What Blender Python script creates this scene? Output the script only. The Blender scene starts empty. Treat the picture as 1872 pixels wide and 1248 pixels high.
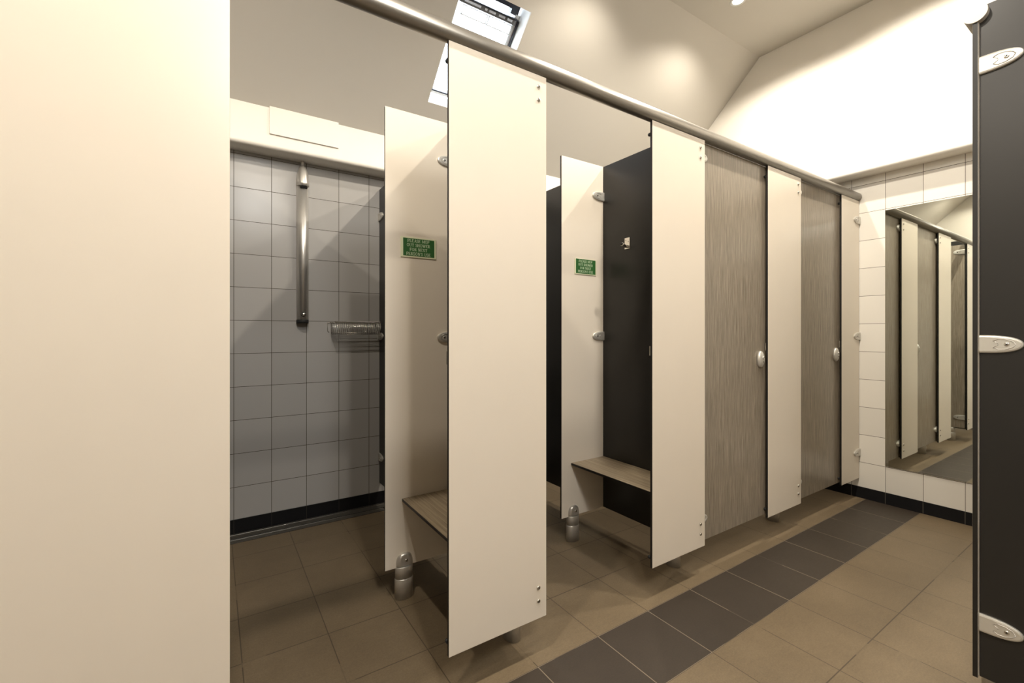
import bpy, bmesh, math, random
from mathutils import Vector, Matrix
random.seed(4)
PI = math.pi
SC = bpy.context.scene
COL = SC.collection

# ------------------------------------------------------------------ materials
def new_mat(name):
    m = bpy.data.materials.new(name); m.use_nodes = True
    nt = m.node_tree
    b = nt.nodes['Principled BSDF']
    return m, nt, b

def val(nt, op, a, b=None, c=None, clamp=False):
    n = nt.nodes.new('ShaderNodeMath'); n.operation = op; n.use_clamp = clamp
    for i, v in enumerate((a, b, c)):
        if v is None: continue
        if isinstance(v, (int, float)): n.inputs[i].default_value = v
        else: nt.links.new(v, n.inputs[i])
    return n.outputs[0]

def mix(nt, fac, a, b):
    n = nt.nodes.new('ShaderNodeMix'); n.data_type = 'RGBA'
    if isinstance(fac, (int, float)): n.inputs[0].default_value = fac
    else: nt.links.new(fac, n.inputs[0])
    for i, v in ((6, a), (7, b)):
        if isinstance(v, tuple): n.inputs[i].default_value = (*v, 1)
        else: nt.links.new(v, n.inputs[i])
    return n.outputs[2]

def position(nt):
    g = nt.nodes.new('ShaderNodeNewGeometry')
    s = nt.nodes.new('ShaderNodeSeparateXYZ')
    nt.links.new(g.outputs['Position'], s.inputs[0])
    return g.outputs['Position'], s.outputs

def obj_coord(nt):
    g = nt.nodes.new('ShaderNodeTexCoord')
    return g.outputs['Object']

def noise(nt, vec, scale, detail=3, stretch=None, rough=.5):
    if stretch:
        mp = nt.nodes.new('ShaderNodeMapping'); mp.inputs['Scale'].default_value = stretch
        nt.links.new(vec, mp.inputs[0]); vec = mp.outputs[0]
    n = nt.nodes.new('ShaderNodeTexNoise')
    n.inputs['Scale'].default_value = scale; n.inputs['Detail'].default_value = detail
    n.inputs['Roughness'].default_value = rough
    nt.links.new(vec, n.inputs['Vector'])
    return n.outputs['Fac']

def ramp(nt, fac, stops):
    n = nt.nodes.new('ShaderNodeValToRGB'); e = n.color_ramp.elements
    while len(e) < len(stops): e.new(.5)
    for k, (p, c) in zip(e, stops): k.position = p; k.color = (*c, 1)
    nt.links.new(fac, n.inputs[0]); return n.outputs[0]

def bump(nt, b, h, strength, dist=.01):
    n = nt.nodes.new('ShaderNodeBump'); n.inputs['Strength'].default_value = strength
    n.inputs['Distance'].default_value = dist
    nt.links.new(h, n.inputs['Height']); nt.links.new(n.outputs[0], b.inputs['Normal'])

def simple(name, col, rough=.5, metal=0., spec=.5, nscale=40, namp=.04, bumpy=0.):
    m, nt, b = new_mat(name)
    o = obj_coord(nt); n = noise(nt, o, nscale, 4)
    lo = tuple(c*(1-namp) for c in col); hi = tuple(min(1, c*(1+namp)) for c in col)
    nt.links.new(mix(nt, n, lo, hi), b.inputs['Base Color'])
    b.inputs['Roughness'].default_value = rough; b.inputs['Metallic'].default_value = metal
    b.inputs['Specular IOR Level'].default_value = spec
    if bumpy: bump(nt, b, n, bumpy, .002)
    return m

def tile_mat(name, axis, off, pitch, zoff, zpitch, col, grout, rough=.22, gw=.0028, spec=.22):
    m, nt, b = new_mat(name); b.inputs['Specular IOR Level'].default_value = spec
    P, s = position(nt)
    def line(v, o, p):
        t = val(nt, 'DIVIDE', val(nt, 'SUBTRACT', v, o), p)
        f = val(nt, 'FRACT', t)
        d = val(nt, 'MINIMUM', f, val(nt, 'SUBTRACT', 1, f))
        return val(nt, 'LESS_THAN', d, gw/2/p), val(nt, 'FLOOR', t)
    gx, ix = line(s[axis], off, pitch)
    if zpitch:
        gz, iz = line(s[2], zoff, zpitch)
        g = val(nt, 'MAXIMUM', gx, gz)
    else:
        g, iz = gx, ix
    cb = nt.nodes.new('ShaderNodeCombineXYZ'); nt.links.new(ix, cb.inputs[0]); nt.links.new(iz, cb.inputs[1])
    w = nt.nodes.new('ShaderNodeTexWhiteNoise'); nt.links.new(cb.outputs[0], w.inputs['Vector'])
    lo = tuple(c*.95 for c in col); hi = tuple(min(1, c*1.03) for c in col)
    base = mix(nt, w.outputs['Value'], lo, hi)
    nt.links.new(mix(nt, g, base, grout), b.inputs['Base Color'])
    nt.links.new(val(nt, 'ADD', val(nt, 'MULTIPLY', g, .6), rough), b.inputs['Roughness'])
    wob = noise(nt, P, 5, 1)
    h = val(nt, 'SUBTRACT', val(nt, 'MULTIPLY', wob, .35), val(nt, 'MULTIPLY', g, .5))
    bump(nt, b, h, .25, .004)
    return m

def floor_mat():
    m, nt, b = new_mat('floor_tiles')
    P, s = position(nt)
    def line(v, o, p, gw):
        t = val(nt, 'DIVIDE', val(nt, 'SUBTRACT', v, o), p)
        f = val(nt, 'FRACT', t); d = val(nt, 'MINIMUM', f, val(nt, 'SUBTRACT', 1, f))
        return val(nt, 'LESS_THAN', d, gw/2/p), val(nt, 'FLOOR', t)
    gx, ix = line(s[0], .086, .2942, .0035)
    gy, iy = line(s[1], .689, .302, .0040)
    # weaker cross joints in the aisle
    cb = nt.nodes.new('ShaderNodeCombineXYZ'); nt.links.new(ix, cb.inputs[0]); nt.links.new(iy, cb.inputs[1])
    w = nt.nodes.new('ShaderNodeTexWhiteNoise'); nt.links.new(cb.outputs[0], w.inputs['Vector'])
    strip = val(nt, 'MULTIPLY', val(nt, 'GREATER_THAN', s[1], .991), val(nt, 'LESS_THAN', s[1], 1.293))
    n1 = noise(nt, P, 3.5, 5, rough=.6); n2 = noise(nt, P, 160, 3, rough=.8); n3 = noise(nt, P, 26, 8, (1, 2.6, 1), .78)
    mott = val(nt, 'ADD', val(nt, 'MULTIPLY', n1, .30), val(nt, 'MULTIPLY', n3, .28))
    mott = val(nt, 'ADD', mott, val(nt, 'MULTIPLY', n2, .42))
    beige = ramp(nt, mott, [(.3, FLOOR_LO), (.5, FLOOR_MID), (.72, FLOOR_HI)])
    dark = ramp(nt, mott, [(.3, (.030, .023, .017)), (.7, (.060, .046, .034))])
    tone = mix(nt, val(nt, 'MULTIPLY', w.outputs['Value'], .22), (1, 1, 1), (.62, .60, .56))
    def mul(a, c):
        n = nt.nodes.new('ShaderNodeMix'); n.data_type = 'RGBA'; n.blend_type = 'MULTIPLY'; n.inputs[0].default_value = 1
        nt.links.new(a, n.inputs[6]); nt.links.new(c, n.inputs[7]); return n.outputs[2]
    tile = mul(mix(nt, strip, beige, dark), tone)
    g = val(nt, 'MAXIMUM', gx, gy)
    patch = val(nt, 'GREATER_THAN', noise(nt, P, 2.3, 2), .40)
    gfac = val(nt, 'MULTIPLY', g, val(nt, 'ADD', val(nt, 'MULTIPLY', patch, .5), .2))
    gcol = mix(nt, strip, (.035, .026, .017), (.26, .21, .15))
    nt.links.new(mix(nt, gfac, tile, gcol), b.inputs['Base Color'])
    nt.links.new(val(nt, 'ADD', val(nt, 'MULTIPLY', n3, .2), .42), b.inputs['Roughness'])
    b.inputs['Specular IOR Level'].default_value = .35
    bump(nt, b, val(nt, 'SUBTRACT', val(nt, 'MULTIPLY', n2, .3), g), .35, .0015)
    return m

def wood_mat(name, stretch, c0, c1, c2, rough=.35):
    m, nt, b = new_mat(name)
    o = obj_coord(nt)
    a = noise(nt, o, 60, 4, stretch, .6); d = noise(nt, o, 190, 3, stretch, .6)
    f = val(nt, 'ADD', val(nt, 'MULTIPLY', a, .6), val(nt, 'MULTIPLY', d, .4))
    nt.links.new(ramp(nt, f, [(.34, c0), (.5, c1), (.64, c2)]), b.inputs['Base Color'])
    b.inputs['Roughness'].default_value = rough
    return m

FLOOR_LO, FLOOR_MID, FLOOR_HI = (.105, .077, .046), (.16, .119, .072), (.225, .171, .108)
M_FLOOR = floor_mat()
M_PLASTER = simple('painted_plaster', (.70, .665, .60), .65, nscale=3, namp=.015, spec=.3)
M_BULK = simple('painted_bulkhead', (.84, .80, .73), .55, nscale=3, namp=.015, spec=.3)
M_TILE_B = tile_mat('ceramic_tile_grid_back', 0, .100, .2, .070, .2, (.37, .36, .345), (.055, .042, .03))
M_TILE_R = tile_mat('ceramic_tile_grid_right', 1, .179, .2, .058, .2, (.76, .73, .67), (.09, .07, .05))
M_TILE_F = tile_mat('ceramic_tile_grid_front', 0, .1, .2, .058, .2, (.30, .28, .25), (.09, .07, .05))
M_BASE_B = tile_mat('black_tile_grid_back', 0, .100, .2, 0, 0, (.010, .010, .011), (.04, .036, .03), .3, spec=.08)
M_BASE_R = tile_mat('black_tile_grid_right', 1, .179, .2, 0, 0, (.012, .012, .013), (.12, .11, .09), .3, spec=.12)
M_CREAM = simple('cream_laminate', (.76, .69, .59), .30, nscale=7, namp=.02, spec=.45)
M_CORE = simple('black_laminate_core', (.008, .007, .006), .45)
M_DARK = simple('charcoal_laminate', (.0165, .0152, .0138), .34, nscale=5, namp=.06, spec=.4)
M_DOOR = wood_mat('grey_wood_laminate', (3.2, 3.2, .075), (.15, .125, .094), (.262, .224, .174), (.38, .328, .262), .26)
M_BENCH = wood_mat('bench_wood_laminate', (1.6, .03, 1.6), (.13, .098, .062), (.32, .255, .17), (.46, .375, .26), .34)
M_ALU = simple('satin_aluminium', (.62, .595, .555), .38, .75, nscale=90, namp=.03)
M_RAIL = simple('anodised_rail', (.30, .28, .25), .36, .75, nscale=30, namp=.03)
M_CAST = simple('cast_grey_fitting', (.62, .60, .55), .36, .55, nscale=60, namp=.03)
M_GUTTER = simple('tarnished_steel', (.085, .078, .066), .45, .3, nscale=25, namp=.15)
M_STEEL = simple('polished_steel', (.72, .70, .66), .18, 1., nscale=90, namp=.02)
M_SOCKET = simple('dark_socket', (.03, .025, .02), .5)
M_RUBBER = simple('black_rubber', (.010, .010, .010), .7)
M_GREEN = simple('sign_green', (.030, .125, .032), .4, nscale=30, namp=.05)
M_SIGNW = simple('sign_cream', (.72, .74, .52), .4, nscale=30, namp=.03)
M_LETTER = simple('sign_letters', (.60, .72, .50), .5)
M_WHITE = simple('white_lacquer', (.84, .84, .82), .4, nscale=20, namp=.01)
M_WINDARK = simple('dark_window_metal', (.035, .04, .055), .4)
M_VENT = simple('grey_vent_flap', (.16, .16, .165), .4)
M_SLOT = simple('pale_vent_slot', (.70, .72, .78), .4)

def mirror_mat():
    m, nt, b = new_mat('silvered_glass')
    n = noise(nt, obj_coord(nt), 2, 2)
    nt.links.new(mix(nt, n, (.80, .83, .77), (.83, .85, .79)), b.inputs['Base Color'])
    b.inputs['Metallic'].default_value = 1; b.inputs['Roughness'].default_value = .012
    return m
M_MIRROR = mirror_mat()
def glass_mat():
    m, nt, b = new_mat('window_glass')
    n = noise(nt, obj_coord(nt), 2, 2)
    nt.links.new(mix(nt, n, (.97, .985, 1), (1, 1, 1)), b.inputs['Base Color'])
    b.inputs['Roughness'].default_value = .02; b.inputs['Transmission Weight'].default_value = 1; b.inputs['IOR'].default_value = 1.05
    return m
M_GLASS = glass_mat()
def lamp_mat():
    m, nt, b = new_mat('lit_lamp_lens')
    n = noise(nt, obj_coord(nt), 20, 2)
    c = mix(nt, n, (1, .86, .62), (1, .9, .68))
    nt.links.new(c, b.inputs['Emission Color']); nt.links.new(c, b.inputs['Base Color'])
    b.inputs['Emission Strength'].default_value = 25
    return m
M_LAMP = lamp_mat()

# ------------------------------------------------------------------ mesh helpers
class MB:
    """collects shapes into one mesh"""
    def __init__(s): s.bm = bmesh.new()
    def quad(s, pts, mi=0):
        f = s.bm.faces.new([s.bm.verts.new(p) for p in pts]); f.material_index = mi; return f
    def box(s, x0, x1, y0, y1, z0, z1, mi=0, edge=None, axis=1):
        """edge: material for faces that do not face +-axis"""
        v = [s.bm.verts.new((x, y, z)) for x in (x0, x1) for y in (y0, y1) for z in (z0, z1)]
        fs = {(0, -1): (0, 1, 3, 2), (0, 1): (4, 6, 7, 5), (1, -1): (0, 4, 5, 1), (1, 1): (2, 3, 7, 6), (2, -1): (0, 2, 6, 4), (2, 1): (1, 5, 7, 3)}
        for (a, _), idx in fs.items():
            f = s.bm.faces.new([v[i] for i in idx])
            f.material_index = mi if (edge is None or a == axis) else edge
        return s
    def loft(s, rings, mi=0, cap=True, smooth=True, closed=True):
        vr = [[s.bm.verts.new(p) for p in r] for r in rings]
        n = len(vr[0])
        for a, b in zip(vr, vr[1:]):
            for i in range(n if closed else n-1):
                f = s.bm.faces.new((a[i], a[(i+1) % n], b[(i+1) % n], b[i])); f.material_index = mi; f.smooth = smooth
        if cap:
            for r in (vr[0][::-1], vr[-1]):
                f = s.bm.faces.new(r); f.material_index = mi
        return s
    def lathe(s, prof, axis='z', c=(0, 0, 0), sx=1., sy=1., n=32, mi=0, cap=True):
        rings = []
        for r, h in prof:
            ring = []
            for k in range(n):
                a = 2*PI*k/n; u, v = r*sx*math.cos(a), r*sy*math.sin(a)
                p = {'z': (u, v, h), 'y': (u, h, v), 'x': (h, u, v)}[axis]
                ring.append(Vector(p)+Vector(c))
            rings.append(ring)
        return s.loft(rings, mi, cap)
    def tube(s, pts, r, n=8, mi=0, cap=True):
        pts = [Vector(p) for p in pts]; rings = []
        for i, p in enumerate(pts):
            d = (pts[min(i+1, len(pts)-1)]-pts[max(i-1, 0)]).normalized()
            up = Vector((0, 0, 1)) if abs(d.z) < .9 else Vector((0, 1, 0))
            a = d.cross(up).normalized(); b = a.cross(d)
            rings.append([p+a*r*math.cos(2*PI*k/n)+b*r*math.sin(2*PI*k/n) for k in range(n)])
        return s.loft(rings, mi, cap)
    def prism(s, poly, y0, y1, mi=0, plane='xz'):
        def P(u, v, w): return {'xz': (u, w, v), 'yz': (w, u, v), 'xy': (u, v, w)}[plane]
        return s.loft([[P(u, v, y0) for u, v in poly], [P(u, v, y1) for u, v in poly]], mi, True, False)
    def mesh(s, name, mats):
        bmesh.ops.recalc_face_normals(s.bm, faces=s.bm.faces)
        me = bpy.data.meshes.new(name); s.bm.to_mesh(me); s.bm.free()
        for m in (mats if isinstance(mats, (list, tuple)) else [mats]): me.materials.append(m)
        return me

def link(name, me, parent=None, loc=(0, 0, 0), rot=None, bev=0., label=None):
    o = bpy.data.objects.new(name, me); COL.objects.link(o)
    if parent: o.parent = parent
    o.location = loc
    if rot: o.rotation_euler = rot
    if bev:
        b = o.modifiers.new('edge', 'BEVEL'); b.width = bev; b.segments = 2; b.limit_method = 'ANGLE'
    if label: o['label'] = label
    return o

def thing(name, label, cat, loc=(0, 0, 0), rz=0., group=None):
    o = bpy.data.objects.new(name, None); COL.objects.link(o); o.location = loc; o.rotation_euler = (0, 0, rz)
    o.empty_display_size = .05
    return tag(o, label, cat, group)

def tag(o, label, cat, group=None):
    o['label'] = label; o['category'] = cat; o['kind'] = 'thing'
    if group: o['group'] = group
    return o

def struct(name, me, bev=0.):
    o = link(name, me, bev=bev); o['kind'] = 'structure'; return o

def rename(o, name): o.name = name; return o

# ------------------------------------------------------------------ dimensions (metres; camera stands over the origin)
YF = 1.333            # front of the cubicle facade
TH = .012             # board thickness
ZB, ZT = .141, 2.149  # underside of boards, top (inside the rail)
YW = 3.16             # tiled back wall
XR = 3.91             # tiled end wall
XRU = 3.778           # plastered wall above the tiling
YO = .373             # front of the opposite facade
XL = -2.75
YB = -1.46
ZC = 3.479
YS0, YS1, ZS1 = 1.981, 3.015, 2.527
MID = .85

# ------------------------------------------------------------------ the room
b = MB(); b.box(XL-.15, XR+.15, YB-.15, 2.993, -.12, 0); b.box(XL-.15, XR+.15, 2.993, YW+.2, -.12, -.03)
struct('floor', b.mesh('floor', M_FLOOR))
b = MB(); b.box(XL-.15, XR+.16, YW, YW+.16, -.12, 2.75); struct('wall_back', b.mesh('wall_back', M_TILE_B))
b = MB(); b.box(XR, XR+.16, YB-.15, YW, -.12, 2.45); struct('wall_right', b.mesh('wall_right', M_TILE_R))
b = MB(); b.box(XL-.15, XR+.16, YB-.16, YB, -.12, 2.75); struct('wall_front', b.mesh('wall_front', M_TILE_F))
b = MB(); b.box(XL-.15, XL, YB, YW, -.12, 2.45); struct('wall_left', b.mesh('wall_left', M_TILE_R))
b = MB(); b.box(XL-.15, XL+.13, YB, YW, 2.312, 3.7); struct('wall_left_upper', b.mesh('wall_left_upper', M_BULK))
# upper plastered wall over the end tiling, with a rounded nosing underneath
def nosing(f, top, z0, r, wall):
    """profile (depth, z): wall side to front with rounded lower front edge"""
    sg = 1 if wall > f else -1
    pts = [(wall, top), (wall, z0)]
    for k in range(7):
        a = PI/2*k/6
        pts.append((f+sg*(r-r*math.sin(a)), z0+r-r*math.cos(a)))
    pts.append((f, top)); return pts
b = MB(); b.prism(nosing(XRU, 3.7, 2.312, .022, XR+.02), YB, YW, 0, 'xz'); struct('wall_right_upper', b.mesh('wall_right_upper', M_BULK))
b = MB(); b.prism(nosing(YS1, 2.75, 2.288, .022, YW+.01), XL, XRU+.01, 0, 'yz'); struct('trim_1', b.mesh('trim_1', M_BULK))
b = MB(); b.prism(nosing(2*MID-YS1, 2.75, 2.288, .022, YB-.01), XL, XRU+.01, 0, 'yz'); struct('trim_2', b.mesh('trim_2', M_BULK))
b = MB(); b.box(XL, XR-.001, YW-.006, YW+.01, -.02, .078); struct('baseboard_back', b.mesh('baseboard_back', M_BASE_B))
b = MB(); b.box(XR-.006, XR+.01, YB, YW-.006, -.01, .080); struct('baseboard_right', b.mesh('baseboard_right', M_BASE_R))

# sloped + flat ceiling with the roof-window opening
TS = Vector((0, .73567571, -.67733392)); NS = Vector((0, .67733392, .73567571)); OS = Vector((0, YS0, ZC))
def S(x, v, w=0.): return Vector((x, 0, 0))+OS+TS*v+NS*w
WX0, WX1, WV0, WV1 = 1.186, 1.659, .413, 1.111
SL = 1.4055
xa, xb = XL+.06, XRU+.06
VX0, VX1 = .20, .75
def S2(x, v, w=0.):
    p = S(x, v, w); return Vector((p.x, 2*MID-p.y, p.z))
def slope_box(b, x0, x1, v0, v1, w0, w1, mi=0, S=S):
    v = [b.bm.verts.new(S(x, vv, w)) for x in (x0, x1) for vv in (v0, v1) for w in (w0, w1)]
    for idx in ((0, 1, 3, 2), (4, 6, 7, 5), (0, 4, 5, 1), (2, 3, 7, 6), (0, 2, 6, 4), (1, 5, 7, 3)):
        f = b.bm.faces.new([v[i] for i in idx]); f.material_index = mi
yf0 = 2*MID-YS0
b = MB()
for fn, h0, h1 in ((S, WX0, WX1), (S2, VX0, VX1)):
    e = .0298
    for q in ((xa, xb, 0, WV0-e), (xa, xb, WV1+e, SL+.03), (xa, h0-e, WV0-e, WV1+e), (h1+e, xb, WV0-e, WV1+e)):
        slope_box(b, *q, 0, .06, 0, fn)
    for q in ((h0-e, h1+e, WV0-e, WV0), (h0-e, h1+e, WV1, WV1+e), (h0-e, h0, WV0, WV1), (h1, h1+e, WV0, WV1)):
        slope_box(b, *q, 0, .011, 0, fn)
b.box(xa, xb, yf0, YS0, ZC, ZC+.07)
struct('ceiling', b.mesh('ceiling', M_PLASTER))
# roof window: lining, frame, sash, vent flap, glass
wroot = bpy.data.objects.new('window_1', None); COL.objects.link(wroot); wroot['kind'] = 'structure'
wroot['label'] = 'white roof window with grey vent bar in the sloped ceiling'
b = MB(); t = .03
slope_box(b, WX0-t, WX0, WV0-t, WV1+t, .0115, .17); slope_box(b, WX1, WX1+t, WV0-t, WV1+t, .0115, .17)
slope_box(b, WX0, WX1, WV0-t, WV0, .0115, .17); slope_box(b, WX0, WX1, WV1, WV1+t, .0115, .17)
link('window_lining', b.mesh('window_lining', M_WHITE), wroot)
b = MB()
slope_box(b, WX0, WX0+.05, .47, 1.06, .115, .16); slope_box(b, WX1-.035, WX1, .47, 1.06, .115, .16)
slope_box(b, WX0, WX1, 1.055, 1.085, .115, .16)
link('sash', b.mesh('sash', M_WHITE), wroot)
b = MB(); slope_box(b, WX0, WX1, 1.056, 1.064, .098, .12); slope_box(b, WX1-.012, WX1-.004, .50, 1.056, .094, .116)
slope_box(b, 1.40, WX1-.02, .425, .450, .115, .16); slope_box(b, 1.585, WX1-.02, .45, .478, .115, .16)
link('gasket', b.mesh('gasket', M_WINDARK), wroot)
b = MB(); slope_box(b, 1.235, 1.630, .497, .527, .085, .125, 0); slope_box(b, 1.235, 1.640, .490, .498, .080, .125, 1)
for x0, x1 in ((1.26, 1.37), (1.40, 1.415), (1.43, 1.475), (1.50, 1.545), (1.565, 1.60)):
    slope_box(b, x0, x1, .503, .515, .082, .09, 2)
link('vent_flap', b.mesh('vent_flap', [M_VENT, M_WINDARK, M_SLOT]), wroot)
b = MB()
for x0, x1 in ((1.268, 1.440), (1.448, 1.620)):
    for q in ((x0, x1, .535, .539), (x0, x1, .584, .590), (x0, x0+.005, .535, .590), (x1-.005, x1, .535, .590)):
        slope_box(b, *q, .100, .125)
o = link('blind_case', b.mesh('blind_case', M_WHITE), wroot, bev=.001)
b = MB(); slope_box(b, WX0+.04, WX1-.03, .46, 1.06, .135, .139); link('pane', b.mesh('pane', M_GLASS), wroot)
b = MB(); b.tube([S(1.565, .56, .095), S(1.56, .64, .09), S(1.557, .70, .088)], .0012, 6); link('blind_cord', b.mesh('blind_cord', M_WINDARK), wroot)

# the matching roof window in the other slope, over the wash area
wtwo = bpy.data.objects.new('window_2', None); COL.objects.link(wtwo); wtwo['kind'] = 'structure'
wtwo['label'] = 'white roof window in the slope behind the viewer'
b = MB()
for q in ((VX0-t, VX0, WV0-t, WV1+t), (VX1, VX1+t, WV0-t, WV1+t), (VX0, VX1, WV0-t, WV0), (VX0, VX1, WV1, WV1+t)):
    slope_box(b, *q, .0115, .17, 0, S2)
link('window_lining', b.mesh('window_lining', M_WHITE), wtwo)
b = MB()
for q in ((VX0, VX0+.04, WV0, WV1), (VX1-.04, VX1, WV0, WV1), (VX0, VX1, WV0, WV0+.04), (VX0, VX1, WV1-.04, WV1)):
    slope_box(b, *q, .115, .16, 0, S2)
link('sash', b.mesh('sash', M_WHITE), wtwo)

# ------------------------------------------------------------------ shared fittings
def half_ellipse(L, hw, n=20):
    pts = [(0, hw), (0, -hw)]
    for k in range(n+1):
        a = -PI/2+PI*k/n
        pts.append((-L*.12-L*.88*max(0, math.cos(a))**.82, math.copysign(hw*abs(math.sin(a))**.92, math.sin(a))))
    return pts
def bracket_mesh():
    """flat end at x=0, reaching to -x, face towards -y"""
    b = MB(); L, h = .092, .027
    o = half_ellipse(L, h); rings = []
    for d, y in ((0, 0), (0, -.006), (.0018, -.0085), (.006, -.0098)):
        kx, kz = (L-d)/L, (h-d)/h
        rings.append([(x*kx, y, z*kz) for x, z in o])
    b.loft(rings, 0, True, False)
    u = [(-.030, -.0102, .010), (-.040, -.0102, .0155), (-.055, -.0102, .0150), (-.070, -.0102, .009), (-.076, -.0102, 0), (-.070, -.0102, -.009), (-.055, -.0102, -.0150), (-.040, -.0102, -.0155), (-.030, -.0102, -.010)]
    b.tube(u, .0013, 6, 1)
    b.tube([(-.030, -.0102, .010), (-.040, -.0102, .003), (-.040, -.0102, -.003), (-.030, -.0102, -.010)], .0009, 6, 1)
    return b.mesh('bracket', [M_CAST, M_ALU])
ME_BRACKET = bracket_mesh()
def bolt_mesh():
    b = MB(); b.lathe([(.0062, 0), (.0062, -.002), (.0045, -.0035), (.0030, -.0035)], 'y', n=16, mi=0)
    b.lathe([(.0030, -.0030), (.0030, -.0037)], 'y', n=6, mi=1); return b.mesh('screw', [M_STEEL, M_SOCKET])
ME_BOLT = bolt_mesh()
def capscrew_mesh():
    b = MB(); b.lathe([(.0075, 0), (.0075, -.003), (.0055, -.0048), (.0034, -.0048)], 'y', n=20, mi=0)
    b.lathe([(.0034, -.004), (.0034, -.0050)], 'y', n=6, mi=1); return b.mesh('screw', [M_STEEL, M_SOCKET])
ME_CAP = capscrew_mesh()
def buffer_mesh():
    b = MB(); b.lathe([(.008, 0), (.008, .008), (.006, .012), (.001, .013)], 'y', n=16); return b.mesh('rubber_buffer', M_RUBBER)
ME_BUF = buffer_mesh()

def put_bracket(parent, x, y, z, facing, to, name='bracket'):
    """facing: '-y' or '-x' or '+x' face normal; to: direction sign the tongue reaches along the board"""
    ry = 0.
    if facing == '-y':
        rz = 0; ry = 0 if to < 0 else PI
    elif facing == '-x':
        rz = -PI/2; ry = PI if to < 0 else 0     # unflipped tongue reaches +y
    else:
        rz = PI/2; ry = 0 if to < 0 else PI
    o = link(name, ME_BRACKET, parent, (x, y, z))
    o.rotation_euler = (Matrix.Rotation(rz, 3, 'Z') @ Matrix.Rotation(ry, 3, 'Y')).to_euler()
    link('screw', ME_BOLT, o, (-.058, -.0088, 0))
    return o

def leg_meshes():
    n = 28
    def ring(rx, ry, z): return [(rx*math.cos(2*PI*k/n), ry*math.sin(2*PI*k/n), z) for k in range(n)]
    b = MB(); b.loft([ring(.042, .031, 0), ring(.042, .031, .088), ring(.0405, .0295, .091)]); base = b.mesh('leg', M_ALU)
    b = MB(); b.loft([ring(.0405, .0295, .088), ring(.0405, .0295, .143), ring(.039, .0285, .1445)]); tube = b.mesh('leg_tube', M_ALU)
    b = MB(); rings = []
    for r, z in ((.97, .147), (1, .149), (1, .160), (.97, .171), (.90, .182), (.76, .192), (.55, .199), (.28, .2025), (.05, .2032)):
        rg = ring(.0400*r, .0295*min(1, r*1.4), z)
        rings.append([(x, max(-.0215, min(.0215, y)), z) for x, y, z in rg])
    b.loft(rings); cap = b.mesh('clasp', M_ALU)
    return base, tube, cap
ME_LEG, ME_LEGT, ME_LEGC = leg_meshes()
def put_leg(parent, x, y, rz=0.):
    o = link('leg', ME_LEG, parent, (x, y, 0), (0, 0, rz))
    link('leg_tube', ME_LEGT, o); link('clasp', ME_LEGC, o); link('screw', ME_CAP, o, (.004, -.0213, .172))
    return o

# ------------------------------------------------------------------ facade boards
def facade_panel(x0, x1, label, screws=True, buffers=True, wall_brackets=False, group='cream front panels of the cubicle row'):
    t = thing('facade_panel', label, 'partition panel', ((x0+x1)/2, YF+TH/2, 0), 0, group)
    w = (x1-x0)/2
    b = MB(); b.box(-w, w, -TH/2, TH/2, ZB, ZT, 0, 1, 1); link('board', b.mesh('board', [M_CREAM, M_CORE]), t, bev=.0008)
    if screws:
        for z in (2.105, 2.056, .256, .207): link('screw', ME_CAP, t, (w-.037, -TH/2, z))
    if buffers:
        for z in (2.09, .185): link('rubber_buffer', ME_BUF, t, (-w+.004, TH/2, z))
        b = MB(); b.box(-.0035, .004, 0, .005, -.022, .022)
        link('latch_keep', b.mesh('latch_keep', M_STEEL), t, (-w+.003, TH/2, 1.115), bev=.001)
    if wall_brackets:
        for z in (2.006, 1.17, .33): put_bracket(t, w, -TH/2, z, '-y', -1)
    return t
facade_panel(-.66, .034, 'large cream front panel cropped by the left edge of the photo', True, True)
facade_panel(.637, 1.037, 'tall cream front panel between the two open shower doorways', True, True)
facade_panel(1.637, 2.031, 'cream front panel between the second open doorway and the first wood door', True, True)
facade_panel(2.633, 3.027, 'cream front panel between the two closed grey wood doors', True, True)
facade_panel(3.612, XR-.004, 'narrow cream front panel bracketed to the tiled end wall beside the mirror', False, True, True)

def rail_mesh(L):
    b = MB(); prof = []
    for k in range(28):
        a = 2*PI*k/28; prof.append((.0285*math.cos(a), .0285*math.sin(a)+(.006 if math.sin(a) > 0 else 0)*math.sin(a)))
    b.prism(prof, 0, L, 0, 'yz')
    for f in b.bm.faces:
        if len(f.verts) == 4: f.smooth = True
    return b
b = rail_mesh(XR-.002+1.9)
o = link('head_rail', b.mesh('head_rail', M_RAIL), None, (-1.9, YF+.012, 2.177)); tag(o, 'long round grey head rail capping the row of cubicle panels', 'rail')

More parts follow.
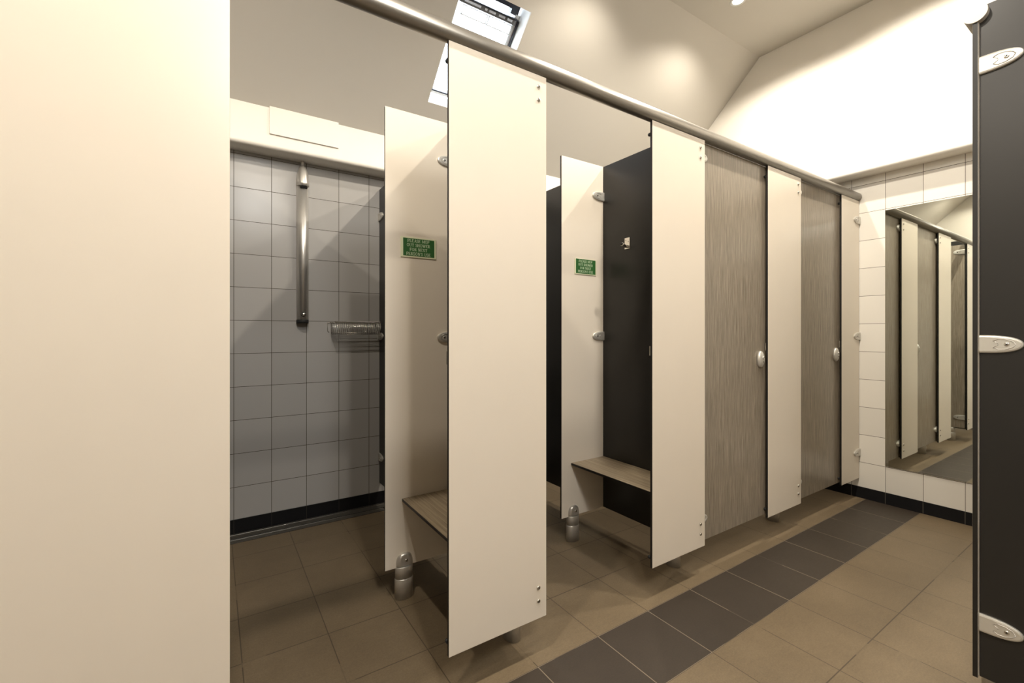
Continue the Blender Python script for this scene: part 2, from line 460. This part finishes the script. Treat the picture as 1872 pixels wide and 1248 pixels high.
# cubicle doors --------------------------------------------------------------
def lock_mesh():
    b = MB(); prof = [(1, 0), (1, -.008)]
    for k in range(1, 8):
        a = PI/2*k/8; prof.append((math.cos(a)*.9+.1, -.008-.016*math.sin(a)))
    prof.append((.05, -.0235))
    b.lathe([(r, h) for r, h in prof], 'y', (0, 0, 0), .0285, .047, 36)
    return b.mesh('lock_plate', M_CAST)
ME_LOCK = lock_mesh()
def dial_mesh():
    b = MB(); b.lathe([(.0085, -.021), (.0085, -.0255), (.006, -.0262)], 'y', (0, 0, .010), n=18, mi=0)
    b.box(-.006, .006, -.0268, -.0255, .009, .011, 1); b.lathe([(.003, -.020), (.003, -.0255)], 'y', (0, 0, -.014), n=10, mi=1)
    return b.mesh('lock_dial', [M_CAST, M_SOCKET])
ME_DIAL = dial_mesh()
def door(edge, nxt, label, opened=False, group='grey wood cubicle doors', z1=2.1505):
    """hinge at the left (x = 0), leaf reaching +x; outside face towards -y"""
    xh, y = edge-.048, YF+TH+.0115
    w = nxt-xh+.045
    if opened: xh += .011
    t = thing('cubicle_door', label, 'door', (xh, y, 0), math.radians(90) if opened else 0, group)
    b = MB(); b.box(.004, w, 0, TH, .152, z1, 0, 1, 1); link('leaf', b.mesh('leaf', [M_DOOR, M_CORE]), t, bev=.0008)
    for z in (2.072, .265): put_bracket(t, .003, 0, z, '-y', 1, 'hinge_plate')
    k = link('lock_plate', ME_LOCK, t, (w-.093, 0, 1.045)); link('lock_dial', ME_DIAL, k)
    b = MB(); b.box(w-.045, w-.012, TH, TH+.018, .99, 1.10); link('bolt_case', b.mesh('bolt_case', M_CAST), t, bev=.003)
    return t
door(.034, .637, 'open door of the nearest shower, folded back behind the cropped left panel', True)
door(1.037, 1.637, 'open door of the second shower, folded back behind the tall cream panel', True)
door(2.031, 2.633, 'closed grey wood door, the nearer of the two, with oval lock')
door(3.027, 3.612, 'closed grey wood door nearest the tiled end wall, with oval lock')

# charcoal dividers -----------------------------------------------------------
def divider(x, label):
    t = thing('divider_panel', label, 'partition panel', (x, (YF+TH+YW)/2, 0), 0, 'charcoal dividers between cubicles')
    h = (YW-YF-TH)/2
    b = MB(); b.box(-TH/2, TH/2, -h+.001, h-.002, ZB, 2.2, 0, 1, 0); link('board', b.mesh('board', [M_DARK, M_CORE]), t, bev=.0008)
    for z in (2.005, 1.17, .325): put_bracket(t, -TH/2, h-.002, z, '-x', -1)
    put_leg(t, 0, -h+.135, PI/2)
    return t
divider(-.040, 'charcoal divider on the left of the nearest shower, behind the cropped cream panel')
divider(.978, 'charcoal divider between the two open showers, a strip visible by the tiles')
divider(1.976, 'charcoal divider on the right of the second shower, with a coat hook')
divider(2.976, 'charcoal divider behind the cream panel between the closed doors')

# cream screens with benches, legs and notices -----------------------------------
YN = 1.970
def nib(x0, x1, label):
    t = thing('screen_panel', label, 'partition panel', ((x0+x1)/2, YN+TH/2, 0), 0, 'cream shower screens')
    w = (x1-x0)/2
    b = MB(); b.box(-w, w-.001, -TH/2, TH/2, ZB, 2.2, 0, 1, 1); link('board', b.mesh('board', [M_CREAM, M_CORE]), t, bev=.0008)
    for z in (2.015, 1.175): put_bracket(t, w, -TH/2, z, '-y', -1)
    put_leg(t, -w+.088, 0)
    return t
nib(.632, .972, 'cream screen panel inside the nearest shower, standing behind its wooden bench')
nib(1.642, 1.970, 'cream screen panel inside the second shower, beside the charcoal divider')

def bench(x0, x1, label):
    y0, y1 = YF+TH+.001, YN-.001
    t = thing('bench', label, 'bench', ((x0+x1)/2, (y0+y1)/2, .448), 0, 'wood shower benches')
    w, h = (x1-x0)/2, (y1-y0)/2
    b = MB(); b.box(-w, w-.001, -h, h, -.013, 0, 0, 1, 2); link('seat_board', b.mesh('seat_board', [M_BENCH, M_CORE]), t, bev=.0008)
    for y in (-h+.08, h-.06):
        b = MB(); b.prism([(w-.002, -.014), (w-.11, -.014), (w-.11, -.022), (w-.012, -.075), (w-.002, -.075)], y-.012, y+.012, 0, 'xz')
        link('support_bracket', b.mesh('support_bracket', M_SOCKET), t, bev=.001)
    return t
bench(.709, .972, 'wood effect bench in the nearest shower, half hidden by the tall cream panel')
bench(1.712, 1.970, 'wood effect bench in the second shower, against the charcoal divider')

# lettering for the notices: thick and thin strokes with small serifs (unit height 1) ---------
K, T_ = .17, .075
def arc(cx, cz, rx, rz, a0, a1, n=12):
    return [(cx+rx*math.cos(math.radians(a0+(a1-a0)*k/n)), cz+rz*math.sin(math.radians(a0+(a1-a0)*k/n))) for k in range(n+1)]
def sf(x, z, w=.32): return (((x-w/2, z), (x+w/2, z)), .06)
GL = {
 'P': (.62, [(((.14, 0), (.14, 1)), K), ((((.14, .97),)+tuple(arc(.30, .73, .27, .24, 90, -90))+((.14, .49),)), T_+.03), sf(.14, .03), sf(.1, .97, .2)]),
 'L': (.62, [(((.14, 0), (.14, 1)), K), (((.05, .03), (.55, .03), (.58, .25)), T_), sf(.14, .97)]),
 'E': (.64, [(((.14, 0), (.14, 1)), K), (((.05, .03), (.55, .03), (.60, .24)), T_), (((.05, .97), (.53, .97), (.56, .78)), T_), (((.14, .52), (.42, .52)), T_), (((.42, .40), (.42, .64)), T_)]),
 'A': (.74, [(((.10, 0), (.37, 1)), T_), (((.37, 1), (.65, 0)), K), (((.2, .34), (.54, .34)), T_), sf(.10, .03, .24), sf(.64, .03, .28)]),
 'S': (.56, [(tuple(arc(.28, .75, .20, .22, 20, 235))+tuple(arc(.28, .26, .22, .24, 55, -160)), .12), (((.48, .75), (.48, .97)), T_), (((.07, .05), (.07, .28)), T_)]),
 'M': (.92, [(((.13, 0), (.13, 1)), T_), (((.13, 1), (.45, .08)), K), (((.45, .08), (.76, 1)), T_), (((.79, 0), (.79, 1)), K), sf(.13, .03, .26), sf(.79, .03), sf(.12, .97, .22), sf(.80, .97, .24)]),
 'O': (.76, [(tuple(arc(.38, .5, .29, .46, 0, 360, 24)), .12)]),
 'U': (.74, [(((.15, 1), (.15, .35))+tuple(arc(.37, .35, .22, .32, 180, 360))+((.60, 1),), .11), sf(.15, .97), sf(.60, .97, .26)]),
 'T': (.66, [(((.33, 0), (.33, 1)), K), (((.04, .75), (.06, .97), (.60, .97), (.62, .75)), T_), sf(.33, .03)]),
 'H': (.76, [(((.15, 0), (.15, 1)), K), (((.61, 0), (.61, 1)), K), (((.15, .52), (.61, .52)), T_), sf(.15, .03), sf(.61, .03), sf(.15, .97), sf(.61, .97)]),
 'W': (1.0, [(((.12, 1), (.33, 0)), K), (((.33, 0), (.50, .92)), T_), (((.48, 1), (.69, 0)), K), (((.69, 0), (.88, 1)), T_), sf(.12, .97, .28), sf(.88, .97, .22)]),
 'R': (.70, [(((.14, 0), (.14, 1)), K), ((((.14, .97),)+tuple(arc(.30, .74, .26, .23, 90, -90))+((.14, .51),)), T_+.03), (((.32, .50), (.62, .03)), .14), sf(.14, .03), sf(.63, .03, .16)]),
 'F': (.60, [(((.14, 0), (.14, 1)), K), (((.05, .97), (.53, .97), (.56, .76)), T_), (((.14, .52), (.42, .52)), T_), (((.42, .40), (.42, .64)), T_), sf(.14, .03)]),
 'N': (.76, [(((.14, 0), (.14, 1)), T_), (((.14, 1), (.62, .02)), K), (((.62, .02), (.62, 1)), T_), sf(.14, .03, .26), sf(.12, .97, .22), sf(.62, .97, .26)]),
 'X': (.74, [(((.13, 1), (.61, 0)), K), (((.61, 1), (.13, 0)), T_), sf(.13, .97, .28), sf(.61, .97, .24), sf(.13, .03, .24), sf(.61, .03, .28)]),
 "'": (.20, [(((.10, 1), (.08, .72)), .10)]), ' ': (.30, []),
}
def text_mesh(lines, height, pitch, wide=1.):
    b = MB(); lift = 0
    for li, txt in enumerate(lines):
        W = sum(GL[c][0]+.05 for c in txt)*height*wide
        x = -W/2; z = (len(lines)-1)/2*pitch-li*pitch-height/2
        for c in txt:
            for pts, wd in GL[c][1]:
                for (x0, z0), (x1, z1) in zip(pts, pts[1:]):
                    dx, dz = x1-x0, z1-z0; l = math.hypot(dx, dz)
                    if l < 1e-6: continue
                    nx, nz = -dz/l*wd/2, dx/l*wd/2
                    lift += 1
                    y = -.0001-.00002*(lift % 7)
                    b.quad([(x+px*height*wide, y, z+pz*height) for px, pz in ((x0+nx, z0+nz), (x1+nx, z1+nz), (x1-nx, z1-nz), (x0-nx, z0-nz))])
            x += (GL[c][0]+.05)*height*wide
    return b.mesh('lettering', M_LETTER)
ME_TEXT = text_mesh(['PLEASE MOP', 'OUT SHOWER', 'FOR NEXT', "PERSON'S USE"], .0138, .0198, 1.12)
def notice(x, z, label, w, dx, dz, gw, gh, rot=0.):
    t = thing('notice_sign', label, 'sign', (x, YN-.0005, z), 0, 'green mop notices')
    t.rotation_euler = (0, rot, 0)
    b = MB(); b.box(-w/2, w/2, -.003, 0, -.046, .046); link('backing', b.mesh('backing', M_SIGNW), t, bev=.001)
    b = MB(); b.box(-gw/2, gw/2, -.0036, -.0029, -gh/2, gh/2); f = link('green_face', b.mesh('green_face', M_GREEN), t, (dx, 0, dz))
    link('lettering', ME_TEXT, f, (-.002, -.0036, 0))
    return t
notice(.788, 1.586, 'green mop notice in the nearest shower, left of the tall cream panel', .172, .001, .001, .151, .080, -.004)
notice(1.823, 1.581, 'green mop notice in the second shower, left of the charcoal divider', .168, .001, .002, .154, .084, .004)

# ------------------------------------------------------------------ shower fittings
XS = .474
t = thing('shower_column', 'slim aluminium shower column fixed to the tiled wall', 'shower', (XS, YW, 1.255))
def dprof(w, d, n=16):
    p = [(w, 0), (w, -d*.35)]
    for k in range(1, n): a = PI*k/n; p.append((w*math.cos(a), -d*.35-d*.65*math.sin(a)))
    return p+[(-w, -d*.35), (-w, 0)]
b = MB(); pr = dprof(.034, .062); b.loft([[(x, y, z) for x, y in pr] for z in (.022, .885)]); link('column_body', b.mesh('column_body', M_ALU), t)
b = MB(); pr = dprof(.0345, .063); b.loft([[(x, y, z) for x, y in pr] for z in (0, .022)]); link('end_cap', b.mesh('end_cap', M_RUBBER), t)
b = MB()
rings = []
for z, s, d in ((.880, 1.06, 1.45), (.905, 1.06, 1.4), (.935, 1.0, 1.2), (.965, .86, 1.0), (.990, .62, .8), (1.006, .38, .5)):
    rings.append([(x*s, y*d-.002, z+(y*.30 if z < .93 else 0)*(-1 if False else 1)) for x, y in dprof(.034, .062)])
b.loft(rings); hd = link('shower_head', b.mesh('shower_head', M_ALU), t)
b = MB(); b.lathe([(.021, 0), (.021, .004), (.016, .0045), (.001, .0025)], 'z', (0, 0, 0), n=24)
link('outlet', b.mesh('outlet', M_RUBBER), hd, (0, -.066, .8585), (math.radians(163), 0, 0))
b = MB(); b.tube([(0, -.022, 1.0), (0, -.022, 1.05)], .011, 16); link('feed_pipe', b.mesh('feed_pipe', M_ALU), t)
b = MB(); b.lathe([(.015, -.058), (.015, -.064), (.013, -.066)], 'y', (0, 0, .055), n=24, mi=1); b.lathe([(.012, -.060), (.012, -.070), (.009, -.074), (.001, -.0745)], 'y', (0, 0, .055), n=24, mi=0)
link('push_button', b.mesh('push_button', [M_STEEL, M_RUBBER]), t)

t = thing('wire_basket', 'chrome wire soap basket hung on the tiles beside the charcoal divider', 'basket', (.815, YW, 1.20))
x0, x1, y0 = -.165, .125, -.125
b = MB(); b.box(x0, x1, y0-.004, y0, .058, .066); b.box(x0, x1, -.006, -.001, .058, .066); b.box(x0-.003, x0+.002, y0, -.001, .058, .066); b.box(x1-.002, x1+.003, y0, -.001, .058, .066)
link('rim', b.mesh('rim', M_STEEL), t, bev=.001)
b = MB()
n = 23
for k in range(n+1):
    x = x0+(x1-x0)*k/n
    b.tube([(x, y0-.002, .06), (x, y0-.001, -.008), (x, y0+.006, -.014), (x, -.008, -.014), (x, -.004, -.008), (x, -.004, .06)],   .0018, 6)
for y, z in ((y0-.003, -.006), (y0+.04, -.016), (-.03, -.016), (-.006, -.008)): b.tube([(x0, y, z), (x1, y, z)], .0018, 6)
for x in (x0, x1):
    b.tube([(x, y0, -.006), (x, -.004, -.006)], .0018, 6); b.tube([(x, y0, .025), (x, -.004, .025)], .0015, 6)
link('wire_grid', b.mesh('wire_grid', M_STEEL), t)
b = MB(); b.tube([(x0-.022, -.003, .062), (x0-.022, -.003, .005), (x0-.012, -.003, -.004)], .002, 6); b.tube([(x0-.022, -.004, .062), (x0, -.004, .062)], .002, 6)
link('hanging_wire', b.mesh('hanging_wire', M_STEEL), t)

t = thing('floor_drain', 'long stainless channel drain along the foot of the tiled wall', 'drain', (0, 2.995, 0))
L0, L1 = XL+.01, XR-.01
b = MB(); b.box(L0, L1, .0, .158, -.028, -.022); b.box(L0, L1, 0, .005, -.022, .001); b.box(L0, L1, .056, .064, -.022, .0008); b.box(L0, L1, .128, .137, -.022, .0012)
link('channel', b.mesh('channel', M_STEEL), t)
b = MB(); b.box(L0, L1, .064, .128, -.012, -.0015); link('cover_strip', b.mesh('cover_strip', M_GUTTER), t)
b = MB(); b.box(L0, L1, .005, .056, -.0215, -.002); b.box(L0, L1, .137, .158, -.0215, -.004); link('channel_bed', b.mesh('channel_bed', M_GUTTER), t)
b = MB()
for k in range(4): b.box(.965, 1.30, .006+.013*k, .012+.013*k, -.008, .0015)
for k in range(3): b.box(.965+.16*k, .972+.16*k, .003, .056, -.008, .001)
link('grating', b.mesh('grating', M_STEEL), t)

t = thing('coat_hook', 'small steel coat hook on the charcoal divider above the bench', 'hook', (1.9695, 1.778, 1.705))
b = MB(); b.box(-.004, 0, -.019, .019, -.032, .032); link('back_plate', b.mesh('back_plate', M_STEEL), t, bev=.001)
b = MB(); b.tube([(-.003, 0, -.018), (-.020, 0, -.017), (-.040, 0, -.011), (-.047, 0, -.008)], .0095, 16); pg = link('peg', b.mesh('peg', M_STEEL), t)
b = MB(); b.lathe([(.008, -.0465), (.008, -.051), (.006, -.053), (.001, -.053)], 'x', (0, 0, -.008), n=16); link('rubber_tip', b.mesh('rubber_tip', M_RUBBER), pg)
for y, z in ((.009, .018), (-.009, .010)):
    o = link('screw', ME_BOLT, t, (-.0035, y, z), (0, 0, -PI/2)); o.scale = (.6, .6, .6)

# ------------------------------------------------------------------ fixed wall items
b = MB(); b.box(XR-.007, XR-.0005, .38, 1.180, .265, 2.048, 0, 1, 0)
o = link('wall_mirror', b.mesh('wall_mirror', [M_MIRROR, M_STEEL]), bev=.0006); tag(o, 'large frameless mirror set flush in the tiled end wall', 'mirror')
b = MB(); b.box(.275, .664, YS1-.010, YS1-.0004, 2.372, 2.534, 0)
o = link('access_panel', b.mesh('access_panel', M_BULK), bev=.001); tag(o, 'flat white access panel on the bulkhead above the shower column', 'panel')

# ------------------------------------------------------------------ the opposite row, at the right of the picture
t = thing('end_divider_panel', 'charcoal end panel close at the right edge of the photo, with three brackets', 'partition panel', (1.972, (YO-TH+YB)/2, 0))
h = (YO-TH-YB)/2
b = MB(); b.box(-TH/2, TH/2, -h+.002, h-.001, ZB, 2.2, 0, 1, 0); link('board', b.mesh('board', [M_DARK, M_CORE]), t, bev=.0008)
for z in (2.016, 1.163, .310): put_bracket(t, -TH/2, h-.001, z, '-x', -1)
put_leg(t, 0, h-.16, PI/2)
def opposite_panel(x0, x1, label):
    t = thing('facade_panel', label, 'partition panel', ((x0+x1)/2, YO-TH/2, 0), 0, 'cream front panels of the opposite row')
    w = (x1-x0)/2
    b = MB(); b.box(-w, w, -TH/2, TH/2, ZB, ZT, 0, 1, 1); link('board', b.mesh('board', [M_CREAM, M_CORE]), t, bev=.0008)
    for z in (2.105, 2.056, .256, .207): link('screw', ME_CAP, t, (-w+.037, TH/2, z), (0, 0, PI))
    put_leg(t, w-.1, 0)
    return t
opposite_panel(1.950, 2.30, 'front panel of the opposite row, seen edge-on beside the charcoal end panel')
b = rail_mesh(XR-.002-1.945)
o = link('head_rail', b.mesh('head_rail', M_RAIL), None, (1.945, YO-.006, 2.177)); tag(o, 'end of the opposite head rail above the charcoal end panel', 'rail')

# ------------------------------------------------------------------ lights
def ring_mesh():
    b = MB(); b.lathe([(.034, -.001), (.046, -.005), (.050, -.003), (.050, .001)], 'z', n=32, cap=False); return b.mesh('trim_ring', M_WHITE)
ME_RING = ring_mesh()
def lens_mesh():
    b = MB(); b.lathe([(.034, -.001), (.034, .0005)], 'z', n=32); return b.mesh('lamp_lens', M_LAMP)
ME_LENS = lens_mesh()
DAYLIGHT = 38.
POWER, SPOT_COL = 95., (1, .91, .78)
LAMPS = ((3.01, 1.725, .7), (2.01, 1.725, .7), (3.01, .87, 1.15), (2.01, .87, 1.25), (0., .87, 1.25), (.4, -.02, .8), (-2.0, 1.725, .4), (-2.0, .87, 1.3))
for X, Y, PW in LAMPS:
        seen = X > 3 and Y > 1
        t = thing('ceiling_downlight', 'small round downlight glowing in the flat ceiling near the end wall' if seen else 'small recessed downlight in the flat ceiling, above the frame of the photo',
                  'light', (X, Y, ZC), 0, 'recessed ceiling downlights')
        link('trim_ring', ME_RING, t); link('lamp_lens', ME_LENS, t)
        li = bpy.data.lights.new('downlight_beam', 'SPOT'); li.energy = POWER*PW; li.color = SPOT_COL
        li.spot_size = math.radians(153 if Y > 1 else 158); li.spot_blend = .3; li.shadow_soft_size = .035
        lo = bpy.data.objects.new('downlight_beam', li); COL.objects.link(lo); lo.parent = t; lo.location = (0, 0, -.012)

li = bpy.data.lights.new('roof_window_daylight', 'AREA'); li.shape = 'RECTANGLE'; li.size = VX1-VX0; li.size_y = WV1-WV0
li.energy = DAYLIGHT; li.color = (1, .955, .88)
lo = bpy.data.objects.new('roof_window_daylight', li); COL.objects.link(lo); lo.location = S2((VX0+VX1)/2, (WV0+WV1)/2, .165)
nrm = Vector((0, -NS.y, NS.z)); lo.rotation_euler = nrm.to_track_quat('Z', 'X').to_euler()
lo.rotation_euler = Matrix(((1, 0, 0), (0, nrm.z, nrm.y), (0, -nrm.y, nrm.z))).to_euler()

w = bpy.data.worlds.new('overcast_sky'); SC.world = w; w.use_nodes = True
bg = w.node_tree.nodes['Background']; bg.inputs[0].default_value = (.80, .90, 1, 1); bg.inputs[1].default_value = 11.

# ------------------------------------------------------------------ camera
cam = bpy.data.cameras.new('camera'); co = bpy.data.objects.new('camera', cam); COL.objects.link(co)
cam.sensor_width = 36; cam.lens = 36*823/1872; cam.shift_y = -17.5/1872; cam.clip_start = .05
co.location = (0, 0, 1.2); co.rotation_euler = (PI/2, 0, math.radians(-33.53))
SC.camera = co
vs = SC.view_settings; vs.view_transform = 'Standard'; vs.look = 'None'; vs.exposure = .12; vs.gamma = 1; vs.use_curve_mapping = False
SC.cycles.max_bounces = 10; SC.cycles.diffuse_bounces = 6; SC.cycles.use_denoising = True
